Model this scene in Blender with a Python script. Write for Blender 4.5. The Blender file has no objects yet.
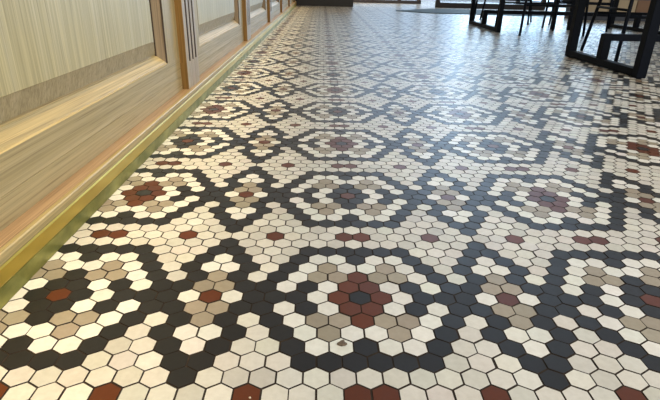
import bpy, bmesh, math
import numpy as np
from mathutils import Matrix, Vector

W = 0.025                      # one floor tile, flat to flat (metres); the layout below is written in tiles
S = bpy.context.scene
COL = S.collection
rng = np.random.default_rng(11)

def srgb(r, g, b):
    f = lambda c: (c / 12.92 if c <= 0.04045 else ((c + 0.055) / 1.055) ** 2.4)
    return (f(r / 255), f(g / 255), f(b / 255), 1.0)

# ------------------------------------------------------------------ materials
def new_mat(name):
    m = bpy.data.materials.new(name); m.use_nodes = True
    nt = m.node_tree
    return m, nt, nt.nodes['Principled BSDF']

def node(nt, kind, **kw):
    n = nt.nodes.new(kind)
    for k, v in kw.items(): setattr(n, k, v)
    return n

def mixc(nt, blend, fac, a, b):
    n = node(nt, 'ShaderNodeMix', data_type='RGBA', blend_type=blend)
    for sock, v in ((0, fac), (6, a), (7, b)):
        if hasattr(v, 'links'): nt.links.new(v, n.inputs[sock])
        else: n.inputs[sock].default_value = v
    return n.outputs[2]

def maprange(nt, v, a, b, c, d):
    n = node(nt, 'ShaderNodeMapRange')
    nt.links.new(v, n.inputs[0])
    for i, x in enumerate((a, b, c, d)): n.inputs[i + 1].default_value = x
    return n.outputs[0]

def ramp(nt, v, stops):
    n = node(nt, 'ShaderNodeValToRGB'); nt.links.new(v, n.inputs[0])
    e = n.color_ramp.elements
    while len(e) < len(stops): e.new(0.5)
    for x, (p, c) in zip(e, stops): x.position = p; x.color = c
    return n.outputs[0]

def noise(nt, vec, scale, detail=3, rough=0.55):
    n = node(nt, 'ShaderNodeTexNoise'); nt.links.new(vec, n.inputs['Vector'])
    n.inputs['Scale'].default_value = scale; n.inputs['Detail'].default_value = detail
    n.inputs['Roughness'].default_value = rough
    return n.outputs[0]

def wood(name, dark, mid, light, axis, rough=0.42, streak=1.0, spec=0.5):
    m, nt, b = new_mat(name)
    tc = node(nt, 'ShaderNodeTexCoord'); oi = node(nt, 'ShaderNodeObjectInfo')
    off = node(nt, 'ShaderNodeVectorMath', operation='SCALE'); off.inputs[0].default_value = (3.1, 7.3, 5.7)
    nt.links.new(oi.outputs['Random'], off.inputs['Scale'])
    add = node(nt, 'ShaderNodeVectorMath', operation='ADD')
    nt.links.new(tc.outputs['Object'], add.inputs[0]); nt.links.new(off.outputs[0], add.inputs[1])
    def grain(cross, along):
        mp = node(nt, 'ShaderNodeMapping'); nt.links.new(add.outputs[0], mp.inputs[0])
        s = [cross] * 3; s['xyz'.index(axis)] = along
        mp.inputs['Scale'].default_value = s
        return mp.outputs[0]
    broad = noise(nt, grain(34, 0.5), 1.0, 5, 0.62)
    fine = noise(nt, grain(260, 1.6), 1.0, 4, 0.65)
    pore = noise(nt, grain(560, 7), 1.0, 2, 0.5)
    base = ramp(nt, broad, [(0.28, dark), (0.5, mid), (0.72, light)])
    c = mixc(nt, 'MULTIPLY', 1.0, base, ramp(nt, fine, [(0.3, (1 - .38 * streak,) * 3 + (1,)), (0.62, (1.06, 1.06, 1.06, 1))]))
    c = mixc(nt, 'MULTIPLY', 0.8, c, ramp(nt, pore, [(0.32, (.62, .58, .52, 1)), (0.44, (1, 1, 1, 1))]))
    c = mixc(nt, 'MULTIPLY', 1.0, c, (.84, .83, .83, 1))
    nt.links.new(c, b.inputs['Base Color'])
    nt.links.new(maprange(nt, fine, 0.3, 0.7, rough + .1, rough - .05), b.inputs['Roughness'])
    b.inputs['Specular IOR Level'].default_value = spec
    bp = node(nt, 'ShaderNodeBump'); bp.inputs['Strength'].default_value = 0.12; bp.inputs['Distance'].default_value = 0.001
    nt.links.new(fine, bp.inputs['Height']); nt.links.new(bp.outputs[0], b.inputs['Normal'])
    return m

OAK_D, OAK_M, OAK_L = srgb(190, 172, 124), srgb(200, 182, 134), srgb(210, 194, 148)
M = {}
M['oak_y'] = wood('oak along', OAK_D, OAK_M, OAK_L, 'y', streak=.7)
M['oak_z'] = wood('oak upright', OAK_D, OAK_M, OAK_L, 'z', streak=.7)
M['panel'] = wood('oak panel veneer', srgb(204, 191, 140), srgb(213, 202, 152), srgb(224, 214, 170), 'z', streak=0.8)
M['bevel'] = wood('oak panel bevel', srgb(180, 166, 128), srgb(192, 178, 139), srgb(202, 189, 152), 'z', streak=0.8)  # panel oak made darker: shade of the downward bevel is in the colour
M['cham'] = wood('pale oak moulding', srgb(198, 172, 110), srgb(218, 193, 132), srgb(230, 209, 153), 'y', rough=0.36)  # lit copy of the moulding oak, light on the upward slope painted in
M['cham_dark'] = wood('shaded oak moulding', srgb(150, 130, 100), srgb(172, 151, 120), srgb(190, 170, 138), 'z', streak=1.2)  # shaded copy for the upright sides turned from the light
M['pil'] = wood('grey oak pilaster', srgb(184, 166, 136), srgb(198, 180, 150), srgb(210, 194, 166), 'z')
M['pil_side'] = wood('brown oak pilaster side', srgb(142, 106, 50), srgb(158, 120, 62), srgb(172, 134, 74), 'z')  # shade of the side face put into the wood colour
M['flute'] = wood('dark flute', srgb(70, 56, 42), srgb(84, 68, 52), srgb(96, 80, 62), 'z')  # oak darkened to paint shade into flutes and grooves
M['ledge'] = wood('reddish oak ledge', srgb(176, 144, 104), srgb(188, 154, 114), srgb(200, 168, 128), 'y', rough=0.36)
M['edge'] = wood('pale oak ledge edge', srgb(190, 168, 110), srgb(206, 184, 126), srgb(216, 196, 142), 'y')

def metal(name, c1, c2, rough, metallic=1.0, scale=18, stretch=(1, .35, 1)):
    m, nt, b = new_mat(name)
    tc = node(nt, 'ShaderNodeTexCoord'); mp = node(nt, 'ShaderNodeMapping')
    nt.links.new(tc.outputs['Object'], mp.inputs[0]); mp.inputs['Scale'].default_value = stretch
    n = noise(nt, mp.outputs[0], scale, 4, 0.6)
    nt.links.new(ramp(nt, n, [(0.32, c1), (0.66, c2)]), b.inputs['Base Color'])
    nt.links.new(maprange(nt, n, 0.3, 0.7, rough + .08, rough - .06), b.inputs['Roughness'])
    b.inputs['Metallic'].default_value = metallic
    return m
M['brass_low'] = metal('tarnished brass', srgb(108, 110, 46), srgb(156, 152, 76), 0.42, 0.45, 26, (1, .6, 1))  # greener, cloudier tone for the lower band
M['brass_up'] = metal('polished brass', srgb(186, 156, 52), srgb(206, 178, 76), 0.34, 0.6, 10, (1, .3, 1))

def plain(name, c, rough, spec=0.5, var=0.12, scale=30, metallic=0.0):
    m, nt, b = new_mat(name)
    tc = node(nt, 'ShaderNodeTexCoord'); n = noise(nt, tc.outputs['Object'], scale, 3)
    lo = tuple(x * (1 - var) for x in c[:3]) + (1,); hi = tuple(min(1, x * (1 + var)) for x in c[:3]) + (1,)
    nt.links.new(ramp(nt, n, [(0.3, lo), (0.7, hi)]), b.inputs['Base Color'])
    b.inputs['Roughness'].default_value = rough; b.inputs['Specular IOR Level'].default_value = spec
    b.inputs['Metallic'].default_value = metallic
    return m
M['black'] = plain('black powder coated steel', srgb(6, 14, 26), 0.6, 0.14)
M['chairblack'] = plain('black chair steel', srgb(8, 17, 30), 0.55, 0.16)
M['top'] = plain('pale table top', srgb(206, 196, 178), 0.4)
M['seat'] = plain('dark chair seat', srgb(120, 112, 100), 0.55)
M['plinth'] = plain('black plinth board', srgb(26, 24, 22), 0.5)
M['counter'] = plain('brown counter front', srgb(186, 158, 118), 0.5)
M['wall'] = plain('painted wall', srgb(186, 172, 150), 0.8, 0.3, 0.05, 4)
M['mat'] = plain('grey ribbed mat', srgb(88, 106, 116), 0.8, 0.3, 0.2, 60)
M['frame'] = plain('dark window frame', srgb(40, 36, 40), 0.45)
M['beige'] = plain('beige cabinet board', srgb(188, 172, 146), 0.55, 0.4, 0.08, 6)
M['brown'] = plain('brown cabinet board', srgb(140, 112, 92), 0.55, 0.4, 0.08, 6)
M['basegrey'] = plain('grey cabinet base', srgb(72, 78, 90), 0.6)
M['crumb'] = plain('grey crumb', srgb(112, 98, 84), 0.9, 0.2, 0.25, 500)
M['chip'] = plain('pale chip', srgb(214, 200, 176), 0.8)
M['stone'] = plain('pale pavement', srgb(225, 234, 240), 0.8)

def glass():
    m, nt, b = new_mat('window glass')
    nt.nodes.remove(b)
    out = nt.nodes['Material Output']
    tr = node(nt, 'ShaderNodeBsdfTransparent'); tr.inputs[0].default_value = (.93, .97, 1, 1)
    gl = node(nt, 'ShaderNodeBsdfGlossy'); gl.inputs['Roughness'].default_value = 0.02
    fr = node(nt, 'ShaderNodeFresnel'); fr.inputs[0].default_value = 1.25
    mx = node(nt, 'ShaderNodeMixShader')
    nt.links.new(fr.outputs[0], mx.inputs[0]); nt.links.new(tr.outputs[0], mx.inputs[1]); nt.links.new(gl.outputs[0], mx.inputs[2])
    nt.links.new(mx.outputs[0], out.inputs[0])
    return m
M['glass'] = glass()

def tile_mat():
    m, nt, b = new_mat('unglazed hexagon tile')
    at = node(nt, 'ShaderNodeAttribute', attribute_name='tile_colour')
    tc = node(nt, 'ShaderNodeTexCoord')
    n1 = noise(nt, tc.outputs['Object'], 130, 4, 0.6)
    n2 = noise(nt, tc.outputs['Object'], 9, 3, 0.6)
    n3 = noise(nt, tc.outputs['Object'], 900, 2, 0.5)
    c = mixc(nt, 'MULTIPLY', 1.0, at.outputs['Color'], ramp(nt, n1, [(0.25, (.90, .89, .87, 1)), (0.7, (1.04, 1.04, 1.04, 1))]))
    c = mixc(nt, 'MULTIPLY', 1.0, c, ramp(nt, n2, [(0.3, (.93, .92, .90, 1)), (0.7, (1.03, 1.03, 1.03, 1))]))
    c = mixc(nt, 'MULTIPLY', 0.5, c, ramp(nt, n3, [(0.22, (.7, .66, .6, 1)), (0.32, (1, 1, 1, 1))]))
    nt.links.new(c, b.inputs['Base Color'])
    nt.links.new(maprange(nt, n1, 0.3, 0.7, TILE_ROUGH + .05, TILE_ROUGH - .05), b.inputs['Roughness'])
    b.inputs['IOR'].default_value = 1.5
    return m
TILE_ROUGH = 0.36
M['tile'] = tile_mat()
M['grout'] = plain('dark grout', srgb(58, 49, 41), 0.9, 0.2, 0.3, 60)

# ------------------------------------------------------------------ object helpers
def link(name, me, parent=None, loc=None):
    o = bpy.data.objects.new(name, me); COL.objects.link(o)
    if parent: o.parent = parent
    if loc: o.location = loc
    return o

def tag(o, label, cat, group=None):
    o['label'] = label; o['category'] = cat
    if group: o['group'] = group
    return o

def struct(o):
    o['kind'] = 'structure'; return o

def thing(name, label, cat, loc=(0, 0, 0), rz=0, group=None):
    o = link(name, None); o.location = loc; o.rotation_euler = (0, 0, rz)
    return tag(o, label, cat, group)

def build(name, bm, mats, parent=None, bevel=0.0, smooth=False):
    bmesh.ops.recalc_face_normals(bm, faces=bm.faces)
    me = bpy.data.meshes.new(name); bm.to_mesh(me); bm.free()
    for m in (mats if isinstance(mats, (list, tuple)) else [mats]): me.materials.append(m)
    o = link(name, me, parent)
    if smooth:
        for p in me.polygons: p.use_smooth = True
    if bevel:
        md = o.modifiers.new('bevel', 'BEVEL'); md.width = bevel; md.segments = 2; md.limit_method = 'ANGLE'
    return o

def box(bm, x0, x1, y0, y1, z0, z1, mi=0):
    """axis aligned box, tile units"""
    v = [bm.verts.new((x * W, y * W, z * W)) for x in (x0, x1) for y in (y0, y1) for z in (z0, z1)]
    for q in ((0, 1, 3, 2), (4, 6, 7, 5), (0, 4, 5, 1), (2, 3, 7, 6), (0, 2, 6, 4), (1, 5, 7, 3)):
        f = bm.faces.new([v[i] for i in q]); f.material_index = mi
    return v

def B(*a, mi=0):
    bm = bmesh.new(); box(bm, *a, mi=mi); return bm

def tube(bm, pts, r, n=10):
    """round rod through points in tile units"""
    P = [Vector(p) * W for p in pts]; r *= W; rings = []
    for i, p in enumerate(P):
        d = (P[min(i + 1, len(P) - 1)] - P[max(i - 1, 0)]).normalized()
        a = d.cross(Vector((0, 0, 1)) if abs(d.z) < .9 else Vector((1, 0, 0))).normalized(); b = d.cross(a)
        rings.append([bm.verts.new(p + (a * math.cos(2 * math.pi * k / n) + b * math.sin(2 * math.pi * k / n)) * r) for k in range(n)])
    for A_, B_ in zip(rings, rings[1:]):
        for k in range(n): bm.faces.new((A_[k], A_[(k + 1) % n], B_[(k + 1) % n], B_[k]))
    bm.faces.new(rings[0]); bm.faces.new(rings[-1][::-1])

def T(pts, r, n=10):
    bm = bmesh.new(); tube(bm, pts, r, n); return bm

def dup(root, loc, rz=None, label=None):
    r = root.copy(); COL.objects.link(r); r.location = loc
    if rz is not None: r.rotation_euler = (0, 0, rz)
    if label: r['label'] = label
    for ch in list(root.children):
        c = ch.copy(); COL.objects.link(c); c.parent = r
        for g in list(ch.children):
            d = g.copy(); COL.objects.link(d); d.parent = c
    return r

# ------------------------------------------------------------------ floor: hexagon mosaic
WHITE, CREAM, TAN, BLACK, RED = 0, 1, 2, 3, 4
def build_pattern():
    # quarter repeat: h in half tiles across (0..14), r in rows away from the flower's centre (0..7)
    rows = {
        0: {0: 'C', 2: 'R', 4: WHITE, 6: BLACK, 8: BLACK, 10: BLACK, 12: WHITE, 14: RED},
        1: {1: 'R', 3: WHITE, 5: BLACK, 7: WHITE, 9: BLACK, 11: BLACK, 13: TAN},
        2: {0: 'R', 2: TAN, 4: TAN, 6: WHITE, 8: BLACK, 10: CREAM, 12: BLACK, 14: TAN},
        3: {1: WHITE, 3: TAN, 5: WHITE, 7: BLACK, 9: CREAM, 11: BLACK, 13: WHITE},
        4: {0: BLACK, 2: WHITE, 4: WHITE, 6: BLACK, 8: CREAM, 10: CREAM, 12: BLACK, 14: WHITE},
        5: {1: BLACK, 3: BLACK, 5: BLACK, 7: CREAM, 9: CREAM, 11: CREAM, 13: BLACK},
        6: {0: CREAM, 2: CREAM, 4: CREAM, 6: CREAM, 8: CREAM, 10: CREAM, 12: CREAM, 14: BLACK},
        7: {1: RED, 3: CREAM, 5: CREAM, 7: CREAM, 9: RED, 11: CREAM, 13: CREAM}}
    tab = {}
    for a in range(56):
        for b in range(28):
            if (a + b) % 2: continue
            fa, fb = round(a / 28 - 1e-9) if a % 28 != 14 else a // 28, round(b / 14 - 1e-9) if b % 14 != 7 else b // 14
            h, r = abs(a - 28 * fa), abs(b - 14 * fb)
            v = rows[r][h]
            odd = (fa + fb) % 2                      # every other flower swaps its centre and ring colours
            if v == 'C': v = RED if odd else BLACK
            elif v == 'R': v = BLACK if odd else RED
            tab[(a, b)] = v
    return tab

PAT = build_pattern()
TILE_COL = {WHITE: srgb(228, 226, 216), CREAM: srgb(212, 208, 197), TAN: srgb(160, 149, 130),
            BLACK: srgb(34, 33, 33), RED: srgb(93, 43, 14)}
X0T, X1T, Y0T, Y1T = -17.3, 215.0, -42.0, 430.0

def build_floor():
    cx, cy, cc = [], [], []
    ry = math.sqrt(3) / 2
    for r in range(int(Y0T / ry), int(Y1T / ry)):
        y = r * ry
        xmax = min(X1T, 95 + 0.75 * max(y, 0))
        h0 = int(X0T * 2); h0 += (h0 + r) % 2
        for h in range(h0, int(2 * xmax), 2):
            cx.append(h / 2); cy.append(y); cc.append(PAT[(h % 56, r % 28)])
    cx, cy, cc = np.array(cx), np.array(cy), np.array(cc)
    n = len(cx)
    base = np.array([TILE_COL[i][:3] for i in range(5)])[cc]
    amp = np.array([0.06, 0.12, 0.08, 0.12, 0.12])[cc]
    colr = base * (1 + amp[:, None] * rng.normal(0, 0.6, (n, 1)).clip(-1.6, 1.4)) * (1 + 0.010 * rng.normal(0, 1, (n, 3)))
    near = cy < 130
    R = (1 - 0.050) / math.sqrt(3)
    ang = np.radians(90 + 60 * np.arange(6)); dx, dy = np.cos(ang), np.sin(ang)
    jx, jy = rng.normal(0, .008, n), rng.normal(0, .008, n)
    tx, ty = rng.normal(0, .004, n), rng.normal(0, .004, n); z0 = rng.normal(0, .005, n)
    top = np.stack([(cx + jx)[:, None] + R * .978 * dx, (cy + jy)[:, None] + R * .978 * dy,
                    z0[:, None] + tx[:, None] * dx + ty[:, None] * dy], 2)
    verts = [np.array([[-19, Y0T - 2, -.04], [X1T + 40, Y0T - 2, -.04], [X1T + 40, Y1T, -.04], [-19, Y1T, -.04]], float)]
    verts.append(top.reshape(-1, 3))
    skirt = top[near].copy()
    skirt[:, :, 0] = (cx + jx)[near][:, None] + R * 1.0 * dx; skirt[:, :, 1] = (cy + jy)[near][:, None] + R * 1.0 * dy
    skirt[:, :, 2] = -.05
    verts.append(skirt.reshape(-1, 3))
    V = np.concatenate(verts) * W
    loops, starts, totals, mats, fcol = [np.arange(4)], [np.array([0])], [np.array([4])], [np.array([1])], [np.array([[.1, .08, .06]])]
    loops.append(4 + np.arange(n * 6)); starts.append(4 + 6 * np.arange(n)); totals.append(np.full(n, 6)); mats.append(np.zeros(n, int)); fcol.append(colr)
    idx = np.nonzero(near)[0]; k = len(idx)
    t0 = 4 + 6 * idx; s0 = 4 + 6 * n + 6 * np.arange(k)
    quads = []
    for e in range(6):
        f = (e + 1) % 6
        quads.append(np.stack([s0 + e, s0 + f, t0 + f, t0 + e], 1))
    q = np.stack(quads, 1).reshape(-1, 4)
    loops.append(q.ravel()); starts.append(4 + 6 * n + 4 * np.arange(len(q))); totals.append(np.full(len(q), 4)); mats.append(np.ones(len(q), int))
    fcol.append(np.repeat(colr[near], 6, axis=0) * .8)
    loops, starts, totals, mats, fcol = [np.concatenate(a) for a in (loops, starts, totals, mats, fcol)]
    me = bpy.data.meshes.new('floor')
    me.vertices.add(len(V)); me.vertices.foreach_set('co', V.ravel().astype(np.float32))
    me.loops.add(len(loops)); me.loops.foreach_set('vertex_index', loops.astype(np.int32))
    me.polygons.add(len(starts)); me.polygons.foreach_set('loop_start', starts.astype(np.int32))
    me.polygons.foreach_set('material_index', mats.astype(np.int32))
    me.materials.append(M['tile']); me.materials.append(M['grout'])
    me.polygons.foreach_set('use_smooth', np.zeros(len(starts), bool))
    me.update(calc_edges=True); me.validate()
    a = me.attributes.new('tile_colour', 'FLOAT_COLOR', 'FACE')
    rgba = np.concatenate([fcol, np.ones((len(fcol), 1))], 1)
    a.data.foreach_set('color', rgba.ravel().astype(np.float32))
    return struct(link('floor', me))
build_floor()

# ------------------------------------------------------------------ panelled bar front on the left
XB = -15.97          # face of the brass kick strip
ZL = 2.31            # top of the ledge
XR = -17.18          # face of rails and stiles
XP = -16.42          # face of pilasters
YA, YE = -46.0, 281.0
PITCH, P0, PW = 47.3, 35.9, 5.25
ZTOP = 41.0

bm = bmesh.new(); box(bm, -20.5, -18.45, YA, 356, -0.04, 118)
struct(build('wall_left', bm, M['wall']))

t = thing('brass_kick_strip', 'long brass kick strip where the wooden bar front meets the tiled floor', 'kick strip', (XB * W, 0, 0))
def prism(sec, y0, y1, mi=None):
    """closed section in (x,z) tiles swept along y"""
    bm = bmesh.new()
    a = [bm.verts.new((x * W, y0 * W, z * W)) for x, z in sec]; b = [bm.verts.new((x * W, y1 * W, z * W)) for x, z in sec]
    n = len(sec)
    for i in range(n):
        f = bm.faces.new((a[i], a[(i + 1) % n], b[(i + 1) % n], b[i]))
        if mi: f.material_index = mi[i]
    bm.faces.new(a[::-1]); bm.faces.new(b)
    return bm
build('lower_band', prism([(0, 0.02), (0, .84), (-.06, .87), (-.6, .87), (-.6, 0.02)], YA, YE), M['brass_low'], t)['label'] = 'tarnished greenish lower band'
build('upper_band', prism([(-.02, .88), (.0, .95), (-.03, 1.60), (-.12, 1.70), (-.6, 1.70), (-.6, .88)], YA, YE), M['brass_up'], t)['label'] = 'golden polished upper band'

t = thing('bar_ledge', 'long narrow wooden ledge above the brass strip, reddish top with pale front edge', 'ledge', (XB * W, 0, 0))
build('ledge_edge', prism([(-.04, 1.74), (0, 1.80), (0, 2.22), (-.05, 2.29), (-.28, 2.29), (-.28, 1.74)], YA, YE), M['edge'], t)['label'] = 'pale front edge'
build('ledge_top', prism([(-.29, 1.74), (-.29, 2.30), (-2.4, 2.30), (-2.4, 1.74)], YA, YE), M['ledge'], t)['label'] = 'reddish flat top'

def ring(bm, y0, y1, z0, z1, prof, mi_h, mi_v, dark=()):
    """mitred moulding round an opening; prof = (inset, x)"""
    R_ = []
    for u, x in prof:
        R_.append([bm.verts.new(((x) * W, y * W, z * W)) for y, z in ((y0 + u, z0 + u), (y1 - u, z0 + u), (y1 - u, z1 - u), (y0 + u, z1 - u))])
    for i, (A_, C_) in enumerate(zip(R_, R_[1:])):
        for k in range(4):
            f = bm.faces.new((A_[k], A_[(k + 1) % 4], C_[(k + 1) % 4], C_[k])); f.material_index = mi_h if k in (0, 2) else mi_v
            if i in dark and k in (1, 3): f.material_index = 2  # upright grooves get painted shade, as from a bevel turned away
    return R_[-1]

def make_section(L, label):
    """one framed panel, local origin at its near end on the ledge; L long"""
    t = thing('panelled_cabinet', label, 'cabinet', (0, 0, 0), 0, 'oak panel sections along the bar front')
    st = 4.4
    z0, z1 = 5.70, 35.0
    build('bottom_rail', B(-18.4, XR, 0, L, 3.78, z0), M['oak_y'], t)
    build('base_rail', B(-18.4, XR + .015, 0, L, ZL, 3.76), M['oak_y'], t)
    build('top_rail', B(-18.4, XR, 0, L, z1, ZTOP), M['oak_y'], t)
    build('stile', B(-18.4, XR, 0, st, z0, z1), M['oak_z'], t)
    build('stile', B(-18.4, XR, L - st, L, z0, z1), M['oak_z'], t)
    bm = bmesh.new()
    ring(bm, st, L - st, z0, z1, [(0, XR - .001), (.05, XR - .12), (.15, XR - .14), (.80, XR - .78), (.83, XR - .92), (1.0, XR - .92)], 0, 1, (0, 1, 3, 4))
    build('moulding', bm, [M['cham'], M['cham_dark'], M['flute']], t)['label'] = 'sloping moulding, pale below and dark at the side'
    bm = bmesh.new()
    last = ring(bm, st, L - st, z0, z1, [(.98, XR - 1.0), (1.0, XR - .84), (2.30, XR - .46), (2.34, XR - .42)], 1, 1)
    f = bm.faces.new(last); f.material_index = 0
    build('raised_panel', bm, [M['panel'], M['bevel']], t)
    return t

LP = PITCH - PW
pl = ['nearest and largest oak panel of the bar front, at the left edge of the photo',
      'second wooden panel of the bar front, between the first and second fluted pilasters',
      'third wooden panel of the bar front, between the second and third pilasters',
      'fourth wooden panel of the bar front, between the third and fourth pilasters',
      'fifth wooden panel of the bar front, far away between the fourth and fifth pilasters',
      'farthest wooden panel of the bar front, just before the black plinth']
first = make_section(LP, pl[0]); first.location = (0, (P0 - LP) * W, 0)
for k in range(1, 6):
    dup(first, (0, (P0 - LP + k * PITCH) * W, 0), None, pl[k])

def make_pilaster(label):
    t = thing('pilaster', label, 'pilaster', (0, 0, 0), 0, 'fluted pilasters along the bar front')
    # shaft with three flutes cut in its face above a plain foot block
    zf = 5.12
    fl = [1.35, 2.78, 4.2]; hw = .30; dp = .34
    bm = bmesh.new()
    sec = [(0.0, XR - .02), (0.0, XP + 0.04), (0.04, XP)]
    for c in fl:
        sec += [(c - hw, XP), (c - hw * .6, XP - dp * .8), (c, XP - dp), (c + hw * .6, XP - dp * .8), (c + hw, XP)]
    sec += [(PW - .04, XP), (PW, XP + 0.04 - .08), (PW, XR - .02)]
    sec[1] = (0.0, XP - .04)
    a = [bm.verts.new((x * W, y * W, zf * W)) for y, x in sec]; b = [bm.verts.new((x * W, y * W, ZTOP * W)) for y, x in sec]
    n = len(sec)
    for i in range(n):
        f = bm.faces.new((a[i], a[(i + 1) % n], b[(i + 1) % n], b[i]))
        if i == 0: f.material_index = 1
        if i >= 2 and (i - 2) % 5 != 0 and i < n - 3: f.material_index = 2  # flute recesses coloured dark in place of shade
    bm.faces.new(a[::-1]); bm.faces.new(b)
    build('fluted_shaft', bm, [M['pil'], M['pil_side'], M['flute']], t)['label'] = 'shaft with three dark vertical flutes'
    bm = bmesh.new()
    sec = [(0.0, XR - .02), (0.0, XP - .04), (0.04, XP), (PW - .04, XP), (PW, XP - .04), (PW, XR - .02)]
    a = [bm.verts.new((x * W, y * W, ZL * W)) for y, x in sec]; b = [bm.verts.new((x * W, y * W, zf * W)) for y, x in sec]
    for i in range(6):
        f = bm.faces.new((a[i], a[(i + 1) % 6], b[(i + 1) % 6], b[i]))
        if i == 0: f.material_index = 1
    bm.faces.new(a[::-1]); bm.faces.new(b)
    build('foot_block', bm, [M['pil'], M['pil_side']], t)['label'] = 'plain block at the foot'
    return t
pp = ['nearest fluted wooden pilaster on the bar front, the largest one',
      'second fluted wooden pilaster from the camera on the bar front',
      'third wooden pilaster from the camera on the bar front',
      'fourth wooden pilaster from the camera on the bar front',
      'fifth wooden pilaster from the camera, small and far down the bar front',
      'farthest wooden pilaster of the bar front, beside the black plinth']
first = make_pilaster(pp[0]); first.location = (0, P0 * W, 0)
for k in range(1, 6):
    dup(first, (0, (P0 + k * PITCH) * W, 0), None, pp[k])

# counter returning across the far end, on its black plinth
t = thing('end_counter', 'end counter on a black plinth, across the far end of the bar front', 'counter', (0, 286 * W, 0))
build('plinth', B(-18.3, 16.1, 0, 12, 0.02, 4.6), M['plinth'], t, bevel=.002)['label'] = 'black plinth'
build('front_panel', B(-18.3, 15.4, .8, 12, 4.6, 15), M['counter'], t)

# ------------------------------------------------------------------ far walls and glazing
bm = bmesh.new(); box(bm, 215, 218, 60, 356, -.04, 118)
struct(build('wall_right', bm, M['wall']))
def glazed(name, x0, x1, y, posts, zr=2.85, ztop=104):
    fr = bmesh.new()
    box(fr, x0, x1, y, y + 2.4, 0.02, zr); box(fr, x0, x1, y, y + 2.4, ztop - 3, ztop)
    for px in posts: box(fr, px - 1.15, px + 1.15, y - .1, y + 2.5, 0.02, ztop)
    o = struct(build(name, fr, M['frame']))
    g = build('pane', B(x0, x1, y + 1.1, y + 1.3, zr, ztop - 3), M['glass'], o)
    return o
glazed('window_1', 67, 133.6, 303, (68.3, 132.6))
glazed('door_1', -18.4, 67, 352, (-17.2, 17.2, 52, 65.5), 2.0)
glazed('window_2', 133.8, 215, 352, (134.9, 175, 213.8), 2.0)
bm = bmesh.new(); box(bm, -60, 215, 355, 700, -1.4, -.45)
struct(build('ground', bm, M['stone']))
bm = bmesh.new(); box(bm, 67, 215, 306, 354, -1.4, -.06)
struct(build('trim_1', bm, M['stone']))

# grey entrance mat
bm = bmesh.new()
P = [(36, 253), (50, 239.5), (84, 236.5), (112, 236.5), (112, 281), (60, 281)]
lo = [bm.verts.new((x * W, y * W, 0.0006)) for x, y in P]; hi = [bm.verts.new((x * W, y * W, 0.008)) for x, y in P]
for i in range(6): bm.faces.new((lo[i], lo[(i + 1) % 6], hi[(i + 1) % 6], hi[i]))
bm.faces.new(lo[::-1]); bm.faces.new(hi)
o = build('entrance_mat', bm, M['mat'])
tag(o, 'flat grey mat on the floor before the far glazing, behind the left table', 'mat')

# low cabinet behind the tables on the right
t = thing('low_bench', 'low beige bench with grey base in the background behind the tables', 'bench', (112 * W, 214 * W, 0))
build('base', B(0, 62, 0, 14, 0.02, 2.4), M['basegrey'], t)
build('carcass', B(0, 62, .9, 14, 2.4, 9), M['basegrey'], t)
for i in range(5):
    build('front_board', B(.4 + 12.3 * i, 12.3 * (i + 1), .2, .88, 2.9, 8.7), M['brown'] if i in (2, 4) else M['beige'], t)['label'] = 'brown board' if i in (2, 4) else 'beige board'

# ------------------------------------------------------------------ tables
def make_table(name, label, x0, x1, y0, y1, sec, beam_mid):
    cx, cy = (x0 + x1) / 2, (y0 + y1) / 2
    t = thing(name, label, 'table', (cx * W, cy * W, 0), 0, 'black steel framed tables')
    hx, hy, s = (x1 - x0) / 2, (y1 - y0) / 2, sec / 2
    zr, zt = 1.35, 27.5
    for sx in (-1, 1):
        X = sx * hx
        for sy in (-1, 1):
            build('leg', B(X - s, X + s, sy * hy - s, sy * hy + s, 0.04, zt), M['black'], t, bevel=.002)
        build('floor_runner', B(X - s * .98, X + s * .98, -hy + s, hy - s, 0.16, zr), M['black'], t, bevel=.002)
        build('top_bar', B(X - s * .98, X + s * .98, -hy + s, hy - s, zt - 1.6, zt), M['black'], t, bevel=.002)
        build('stretcher_post', B(X - .75, X + .75, -.75, .75, zr, 5.8), M['black'], t, bevel=.002)
    build('stretcher', B(-hx + .75, hx - .75, -.7, .7, 4.6, 5.8), M['black'], t, bevel=.002)
    if beam_mid:
        for dx in (-2.4, 3.2):
            bm = bmesh.new(); box(bm, dx - .6, dx + .6, -.62, .62, 0.04, 4.6); box(bm, dx - .6, dx + .6, -.62, .62, 5.8, zt)
            build('middle_post', bm, M['black'], t, bevel=.002)
    build('tabletop', B(-hx - 1.5, hx + 1.5, -hy - 1, hy + 1, zt, zt + 1.4), M['top'], t, bevel=.004)
    return t
make_table('dining_table', 'near black steel table frame at the right edge, standing on a rectangular floor runner', 50.7, 103, 63.7, 88.7, 1.6, False)
make_table('dining_table', 'black steel table frame farther back, its legs left of the near table', 52.8, 104.8, 142.4, 173.4, 1.3, True)

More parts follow.
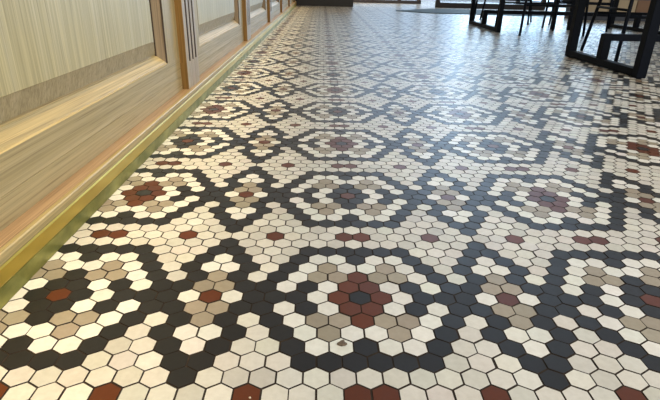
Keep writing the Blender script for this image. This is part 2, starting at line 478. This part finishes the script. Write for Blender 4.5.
# ------------------------------------------------------------------ chairs
def make_chair(label, w=20, d=17, splay=1.6):
    """origin at the floor under the seat; sitter faces +y"""
    t = thing('dining_chair', label, 'chair', (0, 0, 0), 0, 'black metal chairs at the tables')
    a, b = w / 2, d / 2
    top = lambda sx, sy: (sx * (a - .6 - (splay if sy < 0 else .2)), sy * (b - .8), 17.6)
    for sx in (-1, 1):
        for sy in (-1, 1):
            build('leg', T([(sx * a, sy * b, 0.05), top(sx, sy)], .36), M['chairblack'], t, smooth=True)
    at = lambda sx, sy, z: tuple(Vector((sx * a, sy * b, 0.05)).lerp(Vector(top(sx, sy)), z / 17.6))
    for p, q, z in (((-1, -1), (1, -1), 8.4), ((-1, 1), (1, 1), 8.4), ((-1, -1), (-1, 1), 9.6), ((1, -1), (1, 1), 9.6)):
        build('rung', T([at(*p, z), at(*q, z)], .26), M['chairblack'], t, smooth=True)
    build('seat', B(-a + .3, a - .3, -b + .2, b + .4, 17.6, 18.5), M['seat'], t, bevel=.006)
    for sx in (-1, 1):
        build('back_post', T([(sx * (a - 2.2), -b + .8, 18.5), (sx * (a - 2.4), -b - 1.4, 33)], .36), M['chairblack'], t, smooth=True)
    build('backrest', B(-a + 2, a - 2, -b - 1.2, -b - .3, 26, 33), M['seat'], t, bevel=.006)
    return t
def corner(chair_xy, rz): return (chair_xy[0] * W, chair_xy[1] * W, 0)
# local (sx*w/2, sy*d/2) rotated by rz lands the legs where the photograph shows them
c0 = make_chair('black thin-legged chair in front of the farther table, its legs right of that frame', splay=.3)
c1 = make_chair('black thin-legged chair tucked behind the near right table', splay=2.0)
def place(o, leg, sx, sy, rz, w=20, d=17):
    x, y = sx * w / 2, sy * d / 2
    o.location = ((leg[0] - (x * math.cos(rz) - y * math.sin(rz))) * W, (leg[1] - (x * math.sin(rz) + y * math.cos(rz))) * W, 0)
    o.rotation_euler = (0, 0, rz)
place(c0, (56, 132.6), -1, -1, math.radians(6.5))
place(c1, (58.2, 99.2), 1, -1, math.radians(176))
def chair(label, leg, sx, sy, deg, src=None):
    o = dup(src or c0, (0, 0, 0), 0, label); place(o, leg, sx, sy, math.radians(deg)); return o
chair('black chair on the far side of the farther table, seen between its legs', (75.3, 177.1), -1, 1, 155, c1)
chair('black chair pushed under the far side of the farther table, right of its middle posts', (92.4, 153.0), -1, 1, 149.7)

# ------------------------------------------------------------------ small debris on the tiles
def crumb(name, loc, sx, sy, sz, mat, label, seed):
    r_ = np.random.default_rng(seed); bm = bmesh.new()
    bmesh.ops.create_icosphere(bm, subdivisions=2, radius=1)
    for v in bm.verts:
        k = 1 + .13 * r_.normal()
        v.co = Vector((v.co.x * sx * k, v.co.y * sy * k, max(0, v.co.z * sz * k + sz * .5)))
    o = build(name, bm, mat); o.location = loc
    return tag(o, label, 'debris')
crumb('crumb', (-.95 * W, -3.3 * W, 0), .0048, .0038, .0022, M['crumb'], 'small grey crumb of debris on a white tile below the central foreground flower', 3)
crumb('chip', (-4.35 * W, -6.2 * W, 0), .0012, .0010, .0008, M['chip'], 'tiny pale chip on a red tile at the bottom edge', 5)

# ------------------------------------------------------------------ daylight and lamps
def make_world():
    w = bpy.data.worlds.new('World'); S.world = w; w.use_nodes = True
    nt = w.node_tree; bg = nt.nodes['Background']
    tc = node(nt, 'ShaderNodeTexCoord')
    nrm = node(nt, 'ShaderNodeVectorMath', operation='NORMALIZE'); nt.links.new(tc.outputs['Generated'], nrm.inputs[0])
    sp = node(nt, 'ShaderNodeSeparateXYZ'); nt.links.new(nrm.outputs[0], sp.inputs[0])
    dot = node(nt, 'ShaderNodeVectorMath', operation='DOT_PRODUCT'); nt.links.new(nrm.outputs[0], dot.inputs[0])
    dot.inputs[1].default_value = Vector((.62, 1, 0)).normalized()
    band = mixc(nt, 'MIX', maprange(nt, dot.outputs['Value'], .825, .925, 0, 1), WORLD_WARM, WORLD_BRIGHT)
    c = mixc(nt, 'MIX', maprange(nt, sp.outputs['Z'], .56, .18, 0, 1), WORLD_DIM, band)
    nt.links.new(c, bg.inputs[0]); bg.inputs[1].default_value = 1.0
WORLD_WARM = (.80, .66, .48, 1); WORLD_DIM = (.27, .28, .29, 1); WORLD_BRIGHT = (2.55, 3.4, 4.5, 1)
make_world()

def area(name, loc, rot, sx, sy, power, colour):
    l = bpy.data.lights.new(name, 'AREA'); l.shape = 'RECTANGLE'; l.size = sx; l.size_y = sy; l.energy = power; l.color = colour
    o = bpy.data.objects.new(name, l); COL.objects.link(o); o.location = loc; o.rotation_euler = rot
    return o
# warm strip under the bar top, shining down the bar front
area('bar_strip_light', (-0.345, 3.2, 1.02), (0, math.radians(-2), 0), 0.05, 7.2, 5.8, (1.0, .76, .38)).data.spread = math.radians(30)
# unseen fill lamp added behind the camera to brighten the room
area('ceiling_light', (2.0, -1.6, 2.9), (math.radians(28), 0, 0), 2.4, 2.0, 130, (1.0, .985, .95))
# unseen warm lamp added to brighten the far end and its floor reflection
area('counter_light', (-0.1, 5.6, 2.9), (math.radians(66), 0, 0), .8, .8, 70, (1.0, .80, .58)).data.spread = math.radians(80)

# daylight falling in through the far glazing
area('window_daylight', (4.9, 9.6, 1.5), (math.radians(-86), 0, math.radians(-24)), 4.6, 2.4, 210, (.68, .86, 1.0))

# ------------------------------------------------------------------ camera
def make_camera():
    a, b, c = -.0251, 1.1569, .025
    R = Matrix.Rotation(a, 3, 'Z') @ Matrix.Rotation(b, 3, 'X') @ Matrix.Rotation(c, 3, 'Z')
    cam = bpy.data.cameras.new('camera'); o = bpy.data.objects.new('camera', cam); COL.objects.link(o)
    cam.sensor_width = 36; cam.sensor_fit = 'HORIZONTAL'; cam.lens = 500.007 / 660 * 36
    cam.clip_start = .02; cam.clip_end = 200
    o.matrix_world = Matrix.Translation((-2.0195 * W, -19.6638 * W, 13.6396 * W)) @ R.to_4x4()
    S.camera = o
make_camera()
S.view_settings.view_transform = 'Standard'; S.view_settings.look = 'None'
S.view_settings.exposure = 0.0; S.view_settings.gamma = 1.0
